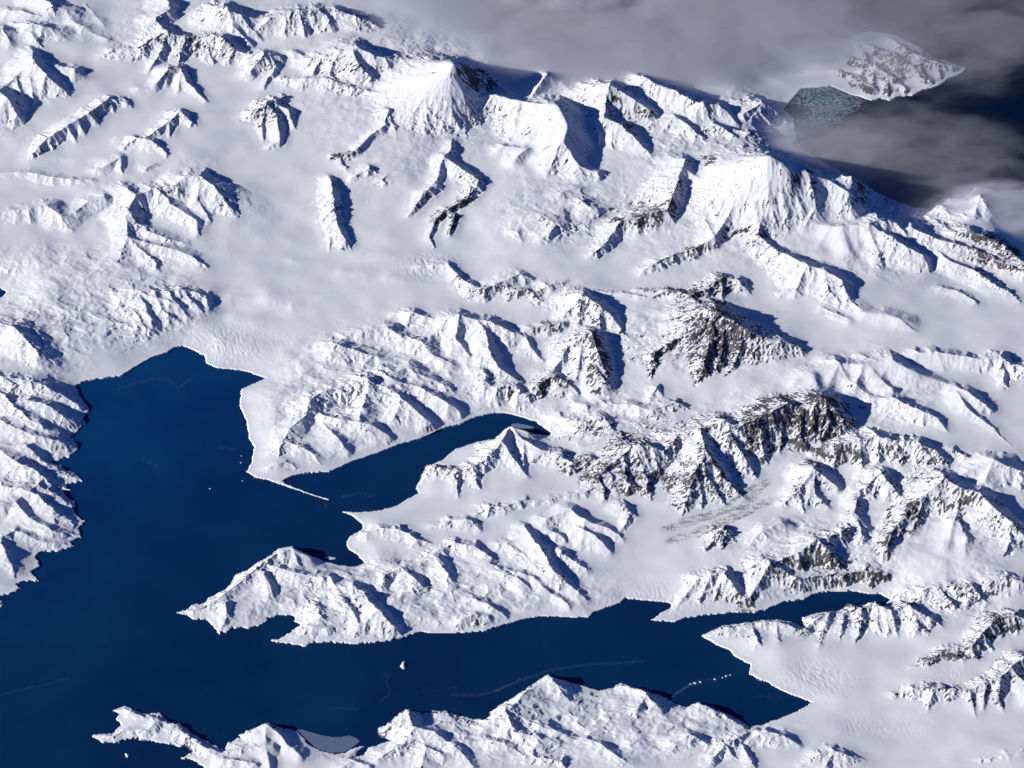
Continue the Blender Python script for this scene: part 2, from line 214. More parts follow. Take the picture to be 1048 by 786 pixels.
 '01 0,730,8 60,740,8 130,750,8 220,775,4','02 0,20,8 60,50,10 130,40,11 190,60,10 250,100,6 330,150,2','02 100,110,10 170,130,9 250,180,6 320,190,2','02 0,80,9 40,120,10 110,190,8 200,230,5 270,248,1','02 0,190,7 60,220,8 130,250,7 220,270,5 300,297,1','02 0,300,6 60,350,10 130,380,8 200,440,5 270,450,2','02 100,290,7 150,330,5 250,380,3 315,415,1','02 0,440,6 70,450,7 150,480,7 210,540,6 300,590,2','02 150,440,6 230,480,4 285,520,2','02 0,510,9 60,500,9 110,560,6 200,610,5 310,630,1','02 0,640,7 60,610,6 150,650,4 280,670,1','02 0,650,8 20,690,9 50,740,5 60,786,2')
M('mountain','white headland peak at the bottom edge between two small coves','mountain',.25,
 '13 480,655,5 540,610,8 590,565,13 610,630,10 690,650,9 760,700,7 840,780,4','13 610,640,9 560,700,6 480,750,4','13 640,786,6 660,710,7 730,740,5','13 590,565,12 560,630,7','13 690,570,4 780,580,4')
M('mountain','sharp white shore peak with a blue shadow on its right, bottom centre','mountain',.25,
 '13 920,600,10 980,560,11 1048,490,12','13 960,560,12 990,640,7 1000,670,3','13 800,690,4 870,680,6 960,690,6','23 30,510,7 100,460,10 155,430,14 190,470,9 210,510,4','23 0,570,4 60,600,5 150,640,5 230,660,4','23 0,650,6 100,670,7 160,680,5','23 110,690,6 95,740,5','23 300,680,4 360,700,6 440,760,4','23 100,460,9 90,520,4','23 60,740,5 200,760,5')
M('mountain','low snow hills along the bottom shore of the fjord, right of the sharp shore peak','mountain',.4,
 '23 410,462,4 500,480,8 535,500,9 580,560,4','23 535,500,8 490,570,5','23 680,555,4 730,535,9 800,570,7 880,610,4 920,640,4','23 640,690,6 700,660,9 760,690,5','23 830,690,7 870,680,9 930,650,7 1000,650,7','23 780,760,5 830,700,8 860,740,4','33 0,680,6 60,650,10 120,660,9 190,700,3','23 900,700,6 930,770,4')
M('mountain','two small hummocks with pointed shadows on the snow, bottom right','mountain',.3,
 '33 200,770,3 270,730,9 320,720,10 370,735,8 430,750,2','33 320,720,9 290,780,5')
M('mountain','low white spit of hills at the bottom left with a ragged seaward tip','mountain',.2,
 '03 350,665,1 430,660,3 480,640,4 560,640,5 620,600,7 690,620,6 740,690,6 830,720,5 950,710,6 1040,700,8','03 460,560,3 500,560,4 560,590,4','13 0,650,6 50,620,10 100,660,8 130,700,6 180,740,5','13 50,620,9 40,700,6 60,780,5','13 340,780,5 380,760,5 440,780,4','03 860,750,6 980,770,6')
''')

# patches where the rock or debris shows more (photo pixel centre, radii, amount)
ROCK = [(650,222,42,16,1.0),(600,245,14,8,.6),(690,215,10,14,.5),(735,365,50,34,.4),(680,375,14,20,.4),(810,435,50,30,.5),(620,500,40,30,.35),(700,500,45,30,.3),(490,88,22,20,.9),  # last patch: extra rock tone also deepens the pyramid's shaded right face
        (575,470,35,16,.5),(565,395,22,18,.6),(612,375,14,30,.6),(822,208,14,20,.55),(785,248,12,10,.5),(755,250,24,14,.8),(700,262,55,10,.7),(738,300,14,16,1.0),(705,305,24,14,.7),(660,298,30,6,.5),
        (605,440,45,14,.6),(925,540,28,26,.6),(860,660,60,18,.4),(1010,715,28,14,.7),(990,722,14,8,.7),(960,670,40,12,.4),(750,612,36,12,.8),
        (860,470,28,14,.7),(830,465,18,12,.5),(340,640,70,14,.3),(465,632,40,10,.5),(390,652,40,8,.4),(560,335,20,12,.7),(520,298,40,9,.6),(460,215,40,18,.6),(450,240,14,10,.5),(925,70,70,34,1.15),(1010,255,40,20,.6),
        (595,205,20,10,.8),(560,225,20,14,.8),(650,130,20,16,.7),(630,115,10,14,.7),(545,175,20,10,.7),(540,150,10,14,.5),(500,125,26,14,.5),(350,165,14,8,.9),(375,172,12,6,.9),(440,60,40,12,.3),(345,80,40,10,.3),(390,90,30,8,.3),(190,50,40,18,.3),
        (270,125,16,20,.4),(720,170,14,10,.9),(280,20,40,12,.2),(845,655,60,10,.5),(845,575,24,12,.5),(885,600,30,8,.6),(900,585,30,10,.5),(1000,600,40,8,.4),(1030,640,20,14,.4),(975,520,20,12,.5),(1000,570,30,12,.3),
        (800,570,30,12,.4),(740,548,14,8,.5),(680,430,14,10,.7),(690,405,8,10,.8),(525,390,30,14,.25),(460,470,24,8,.4),(640,445,16,8,.6),(570,440,30,14,.4),(880,520,14,10,.4),(830,500,20,16,.5),(605,325,14,14,.5),(595,350,8,16,.4),
        (1040,690,10,10,.4),(700,590,16,6,.5),(925,300,16,5,.5),(960,285,20,8,.3),(865,235,20,10,.2),(1020,275,30,10,.5),(100,250,30,14,.15),(150,270,24,8,.2),(450,300,8,6,.4)]

# ------------------------------------------------------------------ noise
def h2(ix, iy, s):
    n = (ix.astype(np.int64)*374761393 + iy.astype(np.int64)*668265263 + s*1442695041) & 0xFFFFFFFF
    n = ((n ^ (n >> 13))*1274126177) & 0xFFFFFFFF
    n = n ^ (n >> 16)
    return (n & 0xFFFFFF).astype(f32)/f32(0xFFFFFF)
def perlin(x, y, s):
    T = np.random.default_rng(s).random((256,256)).astype(f32)*f32(2*math.pi)
    GX, GY = np.cos(T), np.sin(T)
    ix = np.floor(x).astype(np.int32); iy = np.floor(y).astype(np.int32)
    fx = (x-ix).astype(f32); fy = (y-iy).astype(f32)
    u = fx*fx*fx*(fx*(fx*6-15)+10); v = fy*fy*fy*(fy*(fy*6-15)+10)
    def g(a, b):
        i, j = (ix+a) & 255, (iy+b) & 255
        return GX[i,j]*(fx-a) + GY[i,j]*(fy-b)
    n0 = g(0,0); n0 += u*(g(1,0)-n0)
    n1 = g(0,1); n1 += u*(g(1,1)-n1)
    return (n0 + v*(n1-n0))*f32(1.5)
def fbm(x, y, lam, octv, s, gain=.5):
    a, t, out = 1.0, 0.0, 0.0
    for o in range(octv):
        out = out + a*perlin(x/lam+17.3*o, y/lam-9.1*o, s+o); t += a
        a *= gain; lam /= 2.03
    return out/t
def sm(a, b, x):
    t = np.clip((x-a)/(b-a), 0, 1)
    return t*t*(3-2*t)

# ------------------------------------------------------------------ the land as a height field on a level grid
CELL = 0.9
xs = np.arange(-700, 700.01, CELL).astype(f32); ys = np.arange(-690, 790.01, CELL).astype(f32)
NX, NY = len(xs), len(ys)
X, Y = np.meshgrid(xs, ys)                  # [iy, ix]
def win(x0, x1, y0, y1):
    a = max(0, int((x0-xs[0])/CELL)); b = min(NX, int((x1-xs[0])/CELL)+2)
    c = max(0, int((y0-ys[0])/CELL)); d = min(NY, int((y1-ys[0])/CELL)+2)
    return (slice(c, d), slice(a, b)) if b > a and d > c else None

wx = fbm(X, Y, 34, 4, 100, .55)*f32(7); wy = fbm(X, Y, 34, 4, 200, .55)*f32(7)
Xw, Yw = X+wx, Y+wy                         # irregular outlines
cwa = np.full_like(X, 1.2)
for px, py, rx, ry in [(40,480,60,120),(300,640,120,26),(200,765,130,26),(470,740,90,20)]:
    gx0, gy0 = ground(px, py); cwa += 2.6*np.exp(-(((X-gx0)/rx)**2+((Y-gy0)/(ry*1.5))**2)**2).astype(f32)
cwx = fbm(X, Y, 7, 3, 300, .6)*cwa; cwy = fbm(X, Y, 7, 3, 340, .6)*cwa
Xc, Yc = X+cwx, Y+cwy

# sea mask and distance to the shore
CAP = 60.0
sea = np.zeros((NY, NX), bool); sd = np.full((NY, NX), CAP, f32)
for txt in (COAST, FARSEA, COVE):
    P = [ground(x, y) for x, y in pts_of(txt)]
    n = len(P)
    for i in range(n):
        (x0, y0), (x1, y1) = P[i], P[(i+1) % n]
        w = win(-1e9, 1e9, min(y0, y1)-6, max(y0, y1)+6)
        if w and y0 != y1:
            xx, yy = Xc[w], Yc[w]
            c = ((y0 > yy) != (y1 > yy)) & (xx < (x1-x0)*(yy-y0)/(y1-y0)+x0)
            sea[w] ^= c
        w = win(min(x0, x1)-CAP, max(x0, x1)+CAP, min(y0, y1)-CAP, max(y0, y1)+CAP)
        if w:
            dx, dy = x1-x0, y1-y0
            t = np.clip(((Xc[w]-x0)*dx+(Yc[w]-y0)*dy)/max(dx*dx+dy*dy, 1e-6), 0, 1)
            sd[w] = np.minimum(sd[w], np.hypot(Xc[w]-x0-t*dx, Yc[w]-y0-t*dy))
# the island ends in open sea beyond the picture
edge = np.minimum(np.minimum(X-xs[0], xs[-1]-X), np.minimum(Y-ys[0], ys[-1]-Y)) - 25 + fbm(X, Y, 60, 4, 400)*30
sd = np.where(sea, sd, np.minimum(sd, np.maximum(edge, 0)))
sea |= edge < 0

# snowfield level: inverse distance from a few surveyed heights (photo px, height)
LV = [(60,40,22),(200,130,20),(330,60,22),(230,200,16),(380,150,20),(300,270,9),(180,300,9),(60,290,9),(30,340,9),(240,340,3),(450,270,11),(480,320,10),
      (560,60,10),(640,170,18),(560,220,20),(600,260,15),(700,270,16),(640,300,14),(760,310,16),(700,330,15),(800,330,18),(880,300,20),(950,330,20),(1040,340,20),
      (900,240,20),(980,280,14),(720,150,14),(680,420,10),(560,410,4),(600,420,7),(850,400,17),(960,430,20),(1030,480,20),(700,540,7),(620,580,4),(640,600,2),(560,480,6),
      (780,510,10),(830,560,12),(900,590,12),(1000,560,16),(960,620,8),(900,660,5),(840,700,2),(880,700,4),(1000,690,8),(900,770,5),(1040,760,9),(760,760,4),(560,740,4),
      (420,590,2),(330,620,3),(480,640,2),(400,390,5),(330,440,3),(440,500,2),(20,440,5),(20,540,4),(100,380,4),(320,760,2),(920,80,2),(850,110,1)]
num = np.zeros_like(X); den = np.zeros_like(X)
Xb, Yb = X+wx*3, Y+wy*3
for px, py, z in LV:
    gx, gy = ground(px, py, z)
    w = 1/(((Xb-f32(gx))**2+(Yb-f32(gy))**2)+f32(900.0))**1.5
    num += w*f32(z); den += w
base = num/den
lim = 0.5+sd*.13; tb = sm(15, 59, sd); base = np.minimum(base, lim)*(1-tb)+base*tb
def base_at(gx, gy):
    i = int(np.clip((gy-ys[0])/CELL, 0, NY-1)); j = int(np.clip((gx-xs[0])/CELL, 0, NX-1))
    return float(base[i, j])

# ridges
top = np.zeros_like(X); pw = np.zeros_like(X)
best = np.zeros_like(X); ident = np.zeros((NY, NX), np.int16); rocky = np.full_like(X, .1); rw = np.full_like(X, 1.0)
rocky *= 0; rw *= 0
PEXP = 5.0
gent = sm(-.15, .35, fbm(X, Y, 75, 2, 1200))
for mi, (name, label, cat, rock, lines) in enumerate(RANGES):
    for li, line in enumerate(lines):
        t, *p = line.split()
        V = []
        for q in p:
            x, y, h = map(float, q.split(','))
            h *= .62 if name == 'nunatak' else .70 + .18*float(sm(20, 45, np.float64(h)))
            px, py = tpt(t, x, y)
            z = h+10
            for _ in range(3):
                gx, gy = ground(px, py, z); z = h+base_at(gx, gy)
            V.append((gx, gy, h))
        hm = max(v[2] for v in V)
        R = 4.6*hm+16
        w = win(min(v[0] for v in V)-R*1.25-8, max(v[0] for v in V)+R*1.25+8, min(v[1] for v in V)-R*1.25-8, max(v[1] for v in V)+R*1.25+8)
        if not w: continue
        hh = np.zeros_like(X[w])
        k = .35                                     # the traced crest line stays where it was traced
        xx, yy = X[w]+wx[w]*f32(k), Y[w]+wy[w]*f32(k)
        for (x0, y0, h0), (x1, y1, h1) in zip(V, V[1:]):
            dx, dy = x1-x0, y1-y0
            L2 = max(dx*dx+dy*dy, 1e-6)
            tt = np.clip(((xx-x0)*dx+(yy-y0)*dy)/L2, 0, 1).astype(f32)
            ex, ey = xx-x0-tt*dx, yy-y0-tt*dy
            d = np.hypot(ex, ey)
            h = h0+(h1-h0)*tt
            lee = 1.12 - .36*ex/(d+1.0) + (1.0*np.maximum(ex/(d+1.0), 0)*gent[w] if rock < .28 else 0)             # the far-from-sun side falls more steeply
            s = d/(((1.3*h+5.0) if name == 'nunatak' else (1.5*h+5.5))*lee)
            q = .2 if name == 'nunatak' else .26
            f = (1-q)*np.clip(1-s, 0, 1)**1.3 + q*np.clip(1-s/2.5, 0, 1)**2
            hh = np.maximum(hh, h*f)
        pw[w] += hh**PEXP
        b = hh > best[w]
        best[w] = np.where(b, hh, best[w])
        if name != 'terrain':
            ident[w] = np.where(b & (hh > 1.6), mi, ident[w])
        rocky[w] += rock*hh; rw[w] += hh
mtn = pw**(1/PEXP)
rocky = rocky/np.maximum(rw, 1.0)
inland = sm(0, 9, sd)
H = base + mtn*(.25+.75*inland)
# wild mountains beyond the picture
sxp = np.abs(X)/(524+Y*.085); out = np.maximum(sm(1.06, 1.2, sxp), np.maximum(sm(-560,-600,Y), sm(655, 700, Y)))
rdg = 1-np.abs(fbm(X+wx*2, Y+wy*2, 110, 5, 500))*2.2
H += out*np.clip(rdg, 0, 1)**2*26*sm(0, 30, sd)
# rumpled ground between the ridges
rough = sm(.2, 4, mtn)
r2 = 1-np.abs(fbm(X+wx, Y+wy, 24, 4, 600, .5))*2.6
H += rough*(np.clip(r2, -1, 1)*f32(.8)*(.35+rocky))*inland
H += (fbm(X, Y*1.5, 70, 3, 700)*1.5 + fbm(X*.55+Y*.25, Y*1.8, 20, 3, 720)*.12)*sm(2, 25, sd)

# rolling snow slopes between the peaks (px, py, rx, ry, height)
rolle = np.zeros_like(X)
rr_ = np.clip(1-np.abs(fbm(X+wx+Y*.3, Y*1.2+wy-X*.2, 40, 4, 650, .52))*2.4, -1, 1)
for px, py, rx, ry, am in [(50,268,110,26,1.2),(70,325,120,34,1.8),(150,300,60,40,1.3),(400,380,120,50,2.0),(340,430,60,40,1.6),(620,430,80,30,2.2),(480,600,140,40,2.0),(330,610,90,34,2.0),(620,740,160,34,2.4),(420,760,120,20,1.6),
                           (590,225,90,40,1.8),(880,410,90,40,1.8),(960,560,70,40,1.8),(820,560,70,30,1.8),(640,350,60,30,1.5),(700,150,70,24,1.6),(880,270,90,30,1.6),(40,460,60,90,2.0),(120,40,120,40,.8),(960,620,60,20,1.4)]:
    gx0, gy0 = ground(px, py, 8)
    e = np.exp(-(((X-gx0)/rx)**2+((Y-gy0)/(ry*1.5))**2)*1.1)
    H += (am*e*rr_*sm(0, 14, sd)).astype(f32); rolle += (am*e).astype(f32)
def blur(A, n):
    for ax in (0, 1):
        c = np.cumsum(np.pad(A, [(n+1, n) if q == ax else (0, 0) for q in (0, 1)], mode='edge'), axis=ax, dtype=np.float64)
        A = ((np.take(c, range(2*n+1, c.shape[ax]), ax)-np.take(c, range(0, c.shape[ax]-2*n-1), ax))/(2*n+1)).astype(f32)
    return A
def gullies(H, lam, amp, seed, lo=.12, hi=.5):
    gy, gx = np.gradient(H, CELL)
    sl = np.hypot(gx, gy)+f32(1e-5)
    sx, sy = -gy/sl, gx/sl
    px, py = X/f32(lam), Y/f32(lam)
    ix, iy = np.floor(px).astype(np.int32), np.floor(py).astype(np.int32)
    J1 = np.random.default_rng(seed).random((256,256)).astype(f32)*.8+.1
    J2 = np.random.default_rng(seed+1).random((256,256)).astype(f32)*.8+.1
    Cc = np.zeros_like(X); Ss = np.zeros_like(X)
    for a in (-1,0,1):
        for b in (-1,0,1):
            i, j = (ix+a) & 255, (iy+b) & 255
            vx = px-(ix+a)-J1[i,j]; vy = py-(iy+b)-J2[i,j]
            w = np.exp(-2.2*(vx*vx+vy*vy))
            ph = (vx*sx+vy*sy)*f32(2*math.pi)
            Cc += w*np.cos(ph); Ss += w*np.sin(ph)
    ph = np.arctan2(Ss, Cc)
    n = 1-2*np.abs(np.sin(ph*.5))
    return H + f32(lam)*amp*n*sm(lo, hi, sl), n*sm(lo, hi, sl)
mflat = (sm(1.3, .15, mtn)*(.85-.8*sm(.3, 1.1, rolle))).astype(f32)
H = H*(1-mflat)+blur(H, 9)*mflat
wild = (np.clip(.50+fbm(X, Y, 60, 2, 640)*1.1, .15, 1.1)*(.72+.6*np.clip(rocky, 0, 1))).astype(f32)
# broad smooth snow domes (px, py, rx, ry)
calm = np.zeros_like(X)
for px, py, rx, ry in [(455,92,36,26),(788,192,46,32),(560,130,36,26),(850,245,50,22),(825,392,60,24),(890,325,34,12),(740,180,40,14),(930,375,60,16),(960,555,40,30)]:
    gx0, gy0 = ground(px, py, 28)
    calm = np.maximum(calm, np.exp(-(((X-gx0)/rx)**2+((Y-gy0)/(ry*1.5))**2)**2).astype(f32))
Hs = blur(blur(H, 4), 4)
H = H*(1-.75*calm)+Hs*.75*calm
wild *= (1-.75*calm)
H, g1 = gullies(H, 20, .060*wild, 41)
H, g2 = gullies(H, 10, .055*wild, 43)
H, g3 = gullies(H, 5.2, (.016+.05*np.clip(rocky, 0, 1)**1.5).astype(f32), 45, .12, .6)
H, g4 = gullies(H, 2.9, (.006+.032*np.clip(rocky, 0, 1)**1.5).astype(f32), 47, .2, .8)
# low humps added to make bright sunlit patches on the glacier plain (px, py, length, breadth, height)
for px, py, a, b, am in [(352,281,24,7,1.5),(277,303,24,7,1.5),(398,286,14,6,1),(300,312,8,4,.8),(240,322,16,6,1),(262,330,26,6,1),(372,262,26,6,1.2),(225,345,20,8,1),(258,352,30,7,.8),(300,268,14,4,.7),(215,296,20,5,1.1),(238,304,16,5,1.2),(445,275,14,6,.8),(120,150,10,5,.6),(205,125,30,6,.8),(65,167,40,5,.8)]:
    gx0, gy0 = ground(px, py, 9)
    u = (X-gx0+wx*.8)/a; q = (Y-gy0+wy*.8)/(b*1.5)
    H += f32(am)*np.exp(-q*q)*np.where(u < 0, np.exp(-(u*2.2)**2), np.exp(-(u/1.6)**2)).astype(f32)
# crevassed ice
for px, py, a, b, am, ang in [(835,690,34,16,.22,.5),(440,275,26,12,.4,.2),(230,350,50,20,.22,.2),(560,430,40,14,.2,0),(430,160,16,8,.4,.6),(670,612,50,14,.25,.1),(900,742,50,12,.10,.2),(980,690,30,8,.1,.2)]:
    gx0, gy0 = ground(px, py, 8)
    e = np.exp(-(((X-gx0)/a)**2+((Y-gy0)/(b*1.5))**2)*1.2)
    cu = (X*math.cos(ang)+Y*math.sin(ang)); cv = -X*math.sin(ang)+Y*math.cos(ang)
    H += (am*e*np.clip(perlin((cu+wx)/2.4, (cv+wy)/7.0, int(px))*1.6, -1, .6)*sm(0, 6, sd)*sm(3, .5, mtn)).astype(f32)
H += fbm(X, Y, 5, 3, 800)*(.015+.13*rough*(.3+rocky))*inland
# tidewater and low shores
H = np.where(sea, np.minimum(-.8, -.25*sd-.4), np.maximum(H, .35+np.minimum(sd, 3)*.25))
H = H.astype(f32)

# ------------------------------------------------------------------ where the rock is bare
gy, gx = np.gradient(H, CELL)
slope = np.hypot(gx, gy)
# steepness of the ground at two scales
conv = H-blur(H, 4)
Rk = rocky.copy()
for px, py, rx, ry, am in ROCK:
    gx0, gy0 = ground(px, py, 18)
    e = ((X-gx0)/rx)**2+((Y-gy0)/(ry*1.5))**2
    Rk += am*sm(1.5, .3, e)
nz = fbm(X+wx*.5, Y+wy*.5, 13, 5, 900, .62)
Rk += sm(5, 1, sd)*.45*sm(1.0, 4, mtn)
v = slope*.75 + np.minimum(Rk, 1.35)*.62 + nz*1.0 + g3*.30 + g4*.12 + np.clip(conv, -1.5, 1.5)*.12
rockv = sm(.95, 1.15, v)*sm(.2, .45, slope)*(1-sm(4, 1.5, sd)*sm(2.0, .6, mtn))
# dirty bands of the medial moraine
def band(pts, wd, am):
    global rockv
    Pg = [ground(*tpt(t, x, y), 9) for t, x, y in pts]
    for (x0, y0), (x1, y1) in zip(Pg, Pg[1:]):
        w = win(min(x0, x1)-20, max(x0, x1)+20, min(y0, y1)-20, max(y0, y1)+20)
        dx, dy = x1-x0, y1-y0
        t = np.clip(((X[w]-x0)*dx+(Y[w]-y0)*dy)/(dx*dx+dy*dy), 0, 1)
        d = np.hypot(X[w]+wx[w]*.3-x0-t*dx, Y[w]+wy[w]*.3-y0-t*dy)
        rockv[w] = np.maximum(rockv[w], am*sm(wd, wd*.3, d)*np.clip(.65+fbm(X[w], Y[w]*2.5, 9, 3, 950)*1.3, 0, 1))
band([('22',620,640),('22',760,600),('22',860,560),('22',1000,500)], 8, .52)
band([('22',600,600),('22',720,570),('22',900,520),('32',60,430)], 8, .5)
band([('22',660,570),('22',820,530),('32',20,440)], 4, .6)
band([('22',730,630),('22',830,590),('22',940,540)], 3, .6)
band([('12',118,438),('12',200,466),('12',292,497)], 4, .62)
band([('23',880,160),('23',930,165)], 3, .8)

# ------------------------------------------------------------------ materials
def mat(name):
    m = bpy.data.materials.new(name); m.use_nodes = True
    nt = m.node_tree; nt.nodes.clear()
    return m, nt, (lambda t, **k: node(nt, t, **k))
def node(nt, t, **k):
    n = nt.nodes.new(t)
    for a, v in k.items(): setattr(n, a, v)
    return n
def snow_mat():
    m, nt, N = mat('snow_and_rock'); L = nt.links.new
    out = N('ShaderNodeOutputMaterial'); b = N('ShaderNodeBsdfPrincipled')
    at = N('ShaderNodeAttribute', attribute_name='bare_rock')
    tc = N('ShaderNodeTexCoord')
    n1 = N('ShaderNodeTexNoise'); n1.inputs['Scale'].default_value = .55; n1.inputs['Detail'].default_value = 6; n1.inputs['Roughness'].default_value = .7
    L(tc.outputs['Object'], n1.inputs['Vector'])
    # snow lies in the fine cracks of the rock
    ad = N('ShaderNodeMath', operation='MULTIPLY_ADD'); L(n1.outputs['Fac'], ad.inputs[0]); ad.inputs[1].default_value = 1.7; ad.inputs[2].default_value = -.85
    sm_ = N('ShaderNodeMath', operation='ADD'); L(at.outputs['Fac'], sm_.inputs[0])
    mu = N('ShaderNodeMath', operation='MULTIPLY'); L(ad.outputs[0], mu.inputs[0])
    gt = N('ShaderNodeMath', operation='GREATER_THAN'); L(at.outputs['Fac'], gt.inputs[0]); gt.inputs[1].default_value = .02
    L(gt.outputs[0], mu.inputs[1]); L(mu.outputs[0], sm_.inputs[1])
    mr = N('ShaderNodeMapRange'); mr.inputs['From Min'].default_value = .15; mr.inputs['From Max'].default_value = .75; L(sm_.outputs[0], mr.inputs['Value'])
    n2 = N('ShaderNodeTexNoise'); n2.inputs['Scale'].default_value = .12; n2.inputs['Detail'].default_value = 8
    L(tc.outputs['Object'], n2.inputs['Vector'])
    rr = N('ShaderNodeValToRGB'); rr.color_ramp.elements[0].position = .35; rr.color_ramp.elements[0].color = (.046,.044,.049,1)
    rr.color_ramp.elements[1].position = .68; rr.color_ramp.elements[1].color = (.145,.134,.133,1)
    L(n2.outputs['Fac'], rr.inputs['Fac'])
    # wind-packed and fresh snow differ slightly
    n3 = N('ShaderNodeTexNoise'); n3.inputs['Scale'].default_value = .03; n3.inputs['Detail'].default_value = 3; n3.inputs['Roughness'].default_value = .6
    mp = N('ShaderNodeMapping'); mp.inputs['Scale'].default_value = (.6,1.8,1); mp.inputs['Rotation'].default_value = (0,0,.35)
    L(tc.outputs['Object'], mp.inputs['Vector']); L(mp.outputs[0], n3.inputs['Vector'])
    sr = N('ShaderNodeValToRGB'); sr.color_ramp.elements[0].position = .3; sr.color_ramp.elements[0].color = (.80,.81,.84,1)
    sr.color_ramp.elements[1].position = .7; sr.color_ramp.elements[1].color = (.87,.87,.88,1)
    L(n3.outputs['Fac'], sr.inputs['Fac'])
    mx = N('ShaderNodeMix', data_type='RGBA')
    L(mr.outputs[0], mx.inputs['Factor']); L(sr.outputs[0], mx.inputs['A']); L(rr.outputs[0], mx.inputs['B'])
    L(mx.outputs['Result'], b.inputs['Base Color'])
    b.inputs['Roughness'].default_value = .75; b.inputs['Specular IOR Level'].default_value = .15
    n4 = N('ShaderNodeTexNoise'); n4.inputs['Scale'].default_value = .5; n4.inputs['Detail'].default_value = 5; n4.inputs['Roughness'].default_value = .65
    L(tc.outputs['Object'], n4.inputs['Vector'])
    bp = N('ShaderNodeBump'); bp.inputs['Strength'].default_value = .035; bp.inputs['Distance'].default_value = .6
    L(n4.outputs['Fac'], bp.inputs['Height']); L(bp.outputs[0], b.inputs['Normal'])
    L(b.outputs[0], out.inputs[0])
    return m
SNOW = snow_mat()

def sea_mat():
    m, nt, N = mat('sea_water'); L = nt.links.new
    out = N('ShaderNodeOutputMaterial'); b = N('ShaderNodeBsdfPrincipled')
    tc = N('ShaderNodeTexCoord')
    n = N('ShaderNodeTexNoise'); n.inputs['Scale'].default_value = .006; n.inputs['Detail'].default_value = 7; n.inputs['Roughness'].default_value = .6; n.inputs['Distortion'].default_value = .6
    L(tc.outputs['Object'], n.inputs['Vector'])
    # glacial silt keeps the inner bay lighter; the open ocean behind the island is deep and dark
    geo = N('ShaderNodeNewGeometry')
    def ramp(vec, a, b2):
        d = N('ShaderNodeVectorMath', operation='DOT_PRODUCT'); L(geo.outputs['Position'], d.inputs[0]); d.inputs[1].default_value = vec
        m2 = N('ShaderNodeMapRange', interpolation_type='SMOOTHSTEP'); m2.inputs['From Min'].default_value = a; m2.inputs['From Max'].default_value = b2
        L(d.outputs['Value'], m2.inputs['Value']); return m2.outputs[0]
    def mixc(f, a, b2):
        x = N('ShaderNodeMix', data_type='RGBA'); L(f, x.inputs['Factor'])
        for q, k in ((a,'A'),(b2,'B')):
            if isinstance(q, tuple): x.inputs[k].default_value = q
            else: L(q, x.inputs[k])
        return x.outputs['Result']
    r = N('ShaderNodeMapRange'); r.inputs['From Min'].default_value = .32; r.inputs['From Max'].default_value = .7; L(n.outputs['Fac'], r.inputs['Value'])
    bay = mixc(r.outputs[0], (.0025,.032,.135,1), (.0038,.056,.175,1))
    fj = mixc(r.outputs[0], (.0019,.021,.088,1), (.0032,.038,.115,1))
    c1 = mixc(ramp((.55,-.85,0), -190, 200), bay, fj)
    col = mixc(ramp((.5,.86,0), 380, 560), c1, (.0012,.008,.034,1))
    L(col, b.inputs['Base Color'])
    b.inputs['Roughness'].default_value = .35; b.inputs['Specular IOR Level'].default_value = .2; b.inputs['IOR'].default_value = 1.33
    w = N('ShaderNodeTexNoise'); w.inputs['Scale'].default_value = .4; w.inputs['Detail'].default_value = 4; L(tc.outputs['Object'], w.inputs['Vector'])
    bp = N('ShaderNodeBump'); bp.inputs['Strength'].default_value = .05; bp.inputs['Distance'].default_value = .3
    L(w.outputs['Fac'], bp.inputs['Height']); L(bp.outputs[0], b.inputs['Normal'])
    L(b.outputs[0], out.inputs[0])
    return m

def tag(o, label=None, cat=None, group=None, kind=None):
    for k, v in (('label', label), ('category', cat), ('group', group), ('kind', kind)):
        if v: o[k] = v
    return o
def link(name, me, m):
    o = bpy.data.objects.new(name, me); C.objects.link(o)
    if m: me.materials.append(m)
    return o

# ------------------------------------------------------------------ cut the sheet into its mountains and build the meshes
nrm = np.stack([-gx, -gy, np.ones_like(gx)], -1); nrm /= np.linalg.norm(nrm, axis=-1, keepdims=True)
fid = ident[:-1,:-1].copy()
fid[sea[:-1,:-1]] = 0
keep = (H[:-1,:-1] > -1.2) | (H[1:,:-1] > -1.2) | (H[:-1,1:] > -1.2) | (H[1:,1:] > -1.2)
vid = np.arange(NX*NY, dtype=np.int32).reshape(NY, NX)
quads = np.stack([vid[:-1,:-1], vid[:-1,1:], vid[1:,1:], vid[1:,:-1]], -1)
allco = np.stack([X, Y, H], -1).reshape(-1, 3).astype(f32)
alln = nrm.reshape(-1, 3).astype(f32); allr = rockv.reshape(-1).astype(f32)
def mesh_from(mask, name):
    q = quads[mask]
    used, inv = np.unique(q, return_inverse=True)
    nf = len(q)
    me = bpy.data.meshes.new(name)
    me.vertices.add(len(used)); me.vertices.foreach_set('co', allco[used].ravel())
    me.loops.add(nf*4); me.loops.foreach_set('vertex_index', inv.astype(np.int32).ravel())
    me.polygons.add(nf); me.polygons.foreach_set('loop_start', np.arange(0, nf*4, 4, dtype=np.int32))
    me.polygons.foreach_set('use_smooth', np.ones(nf, bool))
    a = me.attributes.new('bare_rock', 'FLOAT', 'POINT'); a.data.foreach_set('value', allr[used])
    me.update(calc_edges=True)
    try:
        a = me.attributes.new('custom_normal', 'FLOAT_VECTOR', 'POINT'); a.data.foreach_set('vector', alln[used].ravel())
    except Exception as ex:
        print('normals', ex)
    return me
groups = {'mountain': 'mountains of the snow covered range', 'nunatak': 'rock outcrops standing out of the snowfields'}
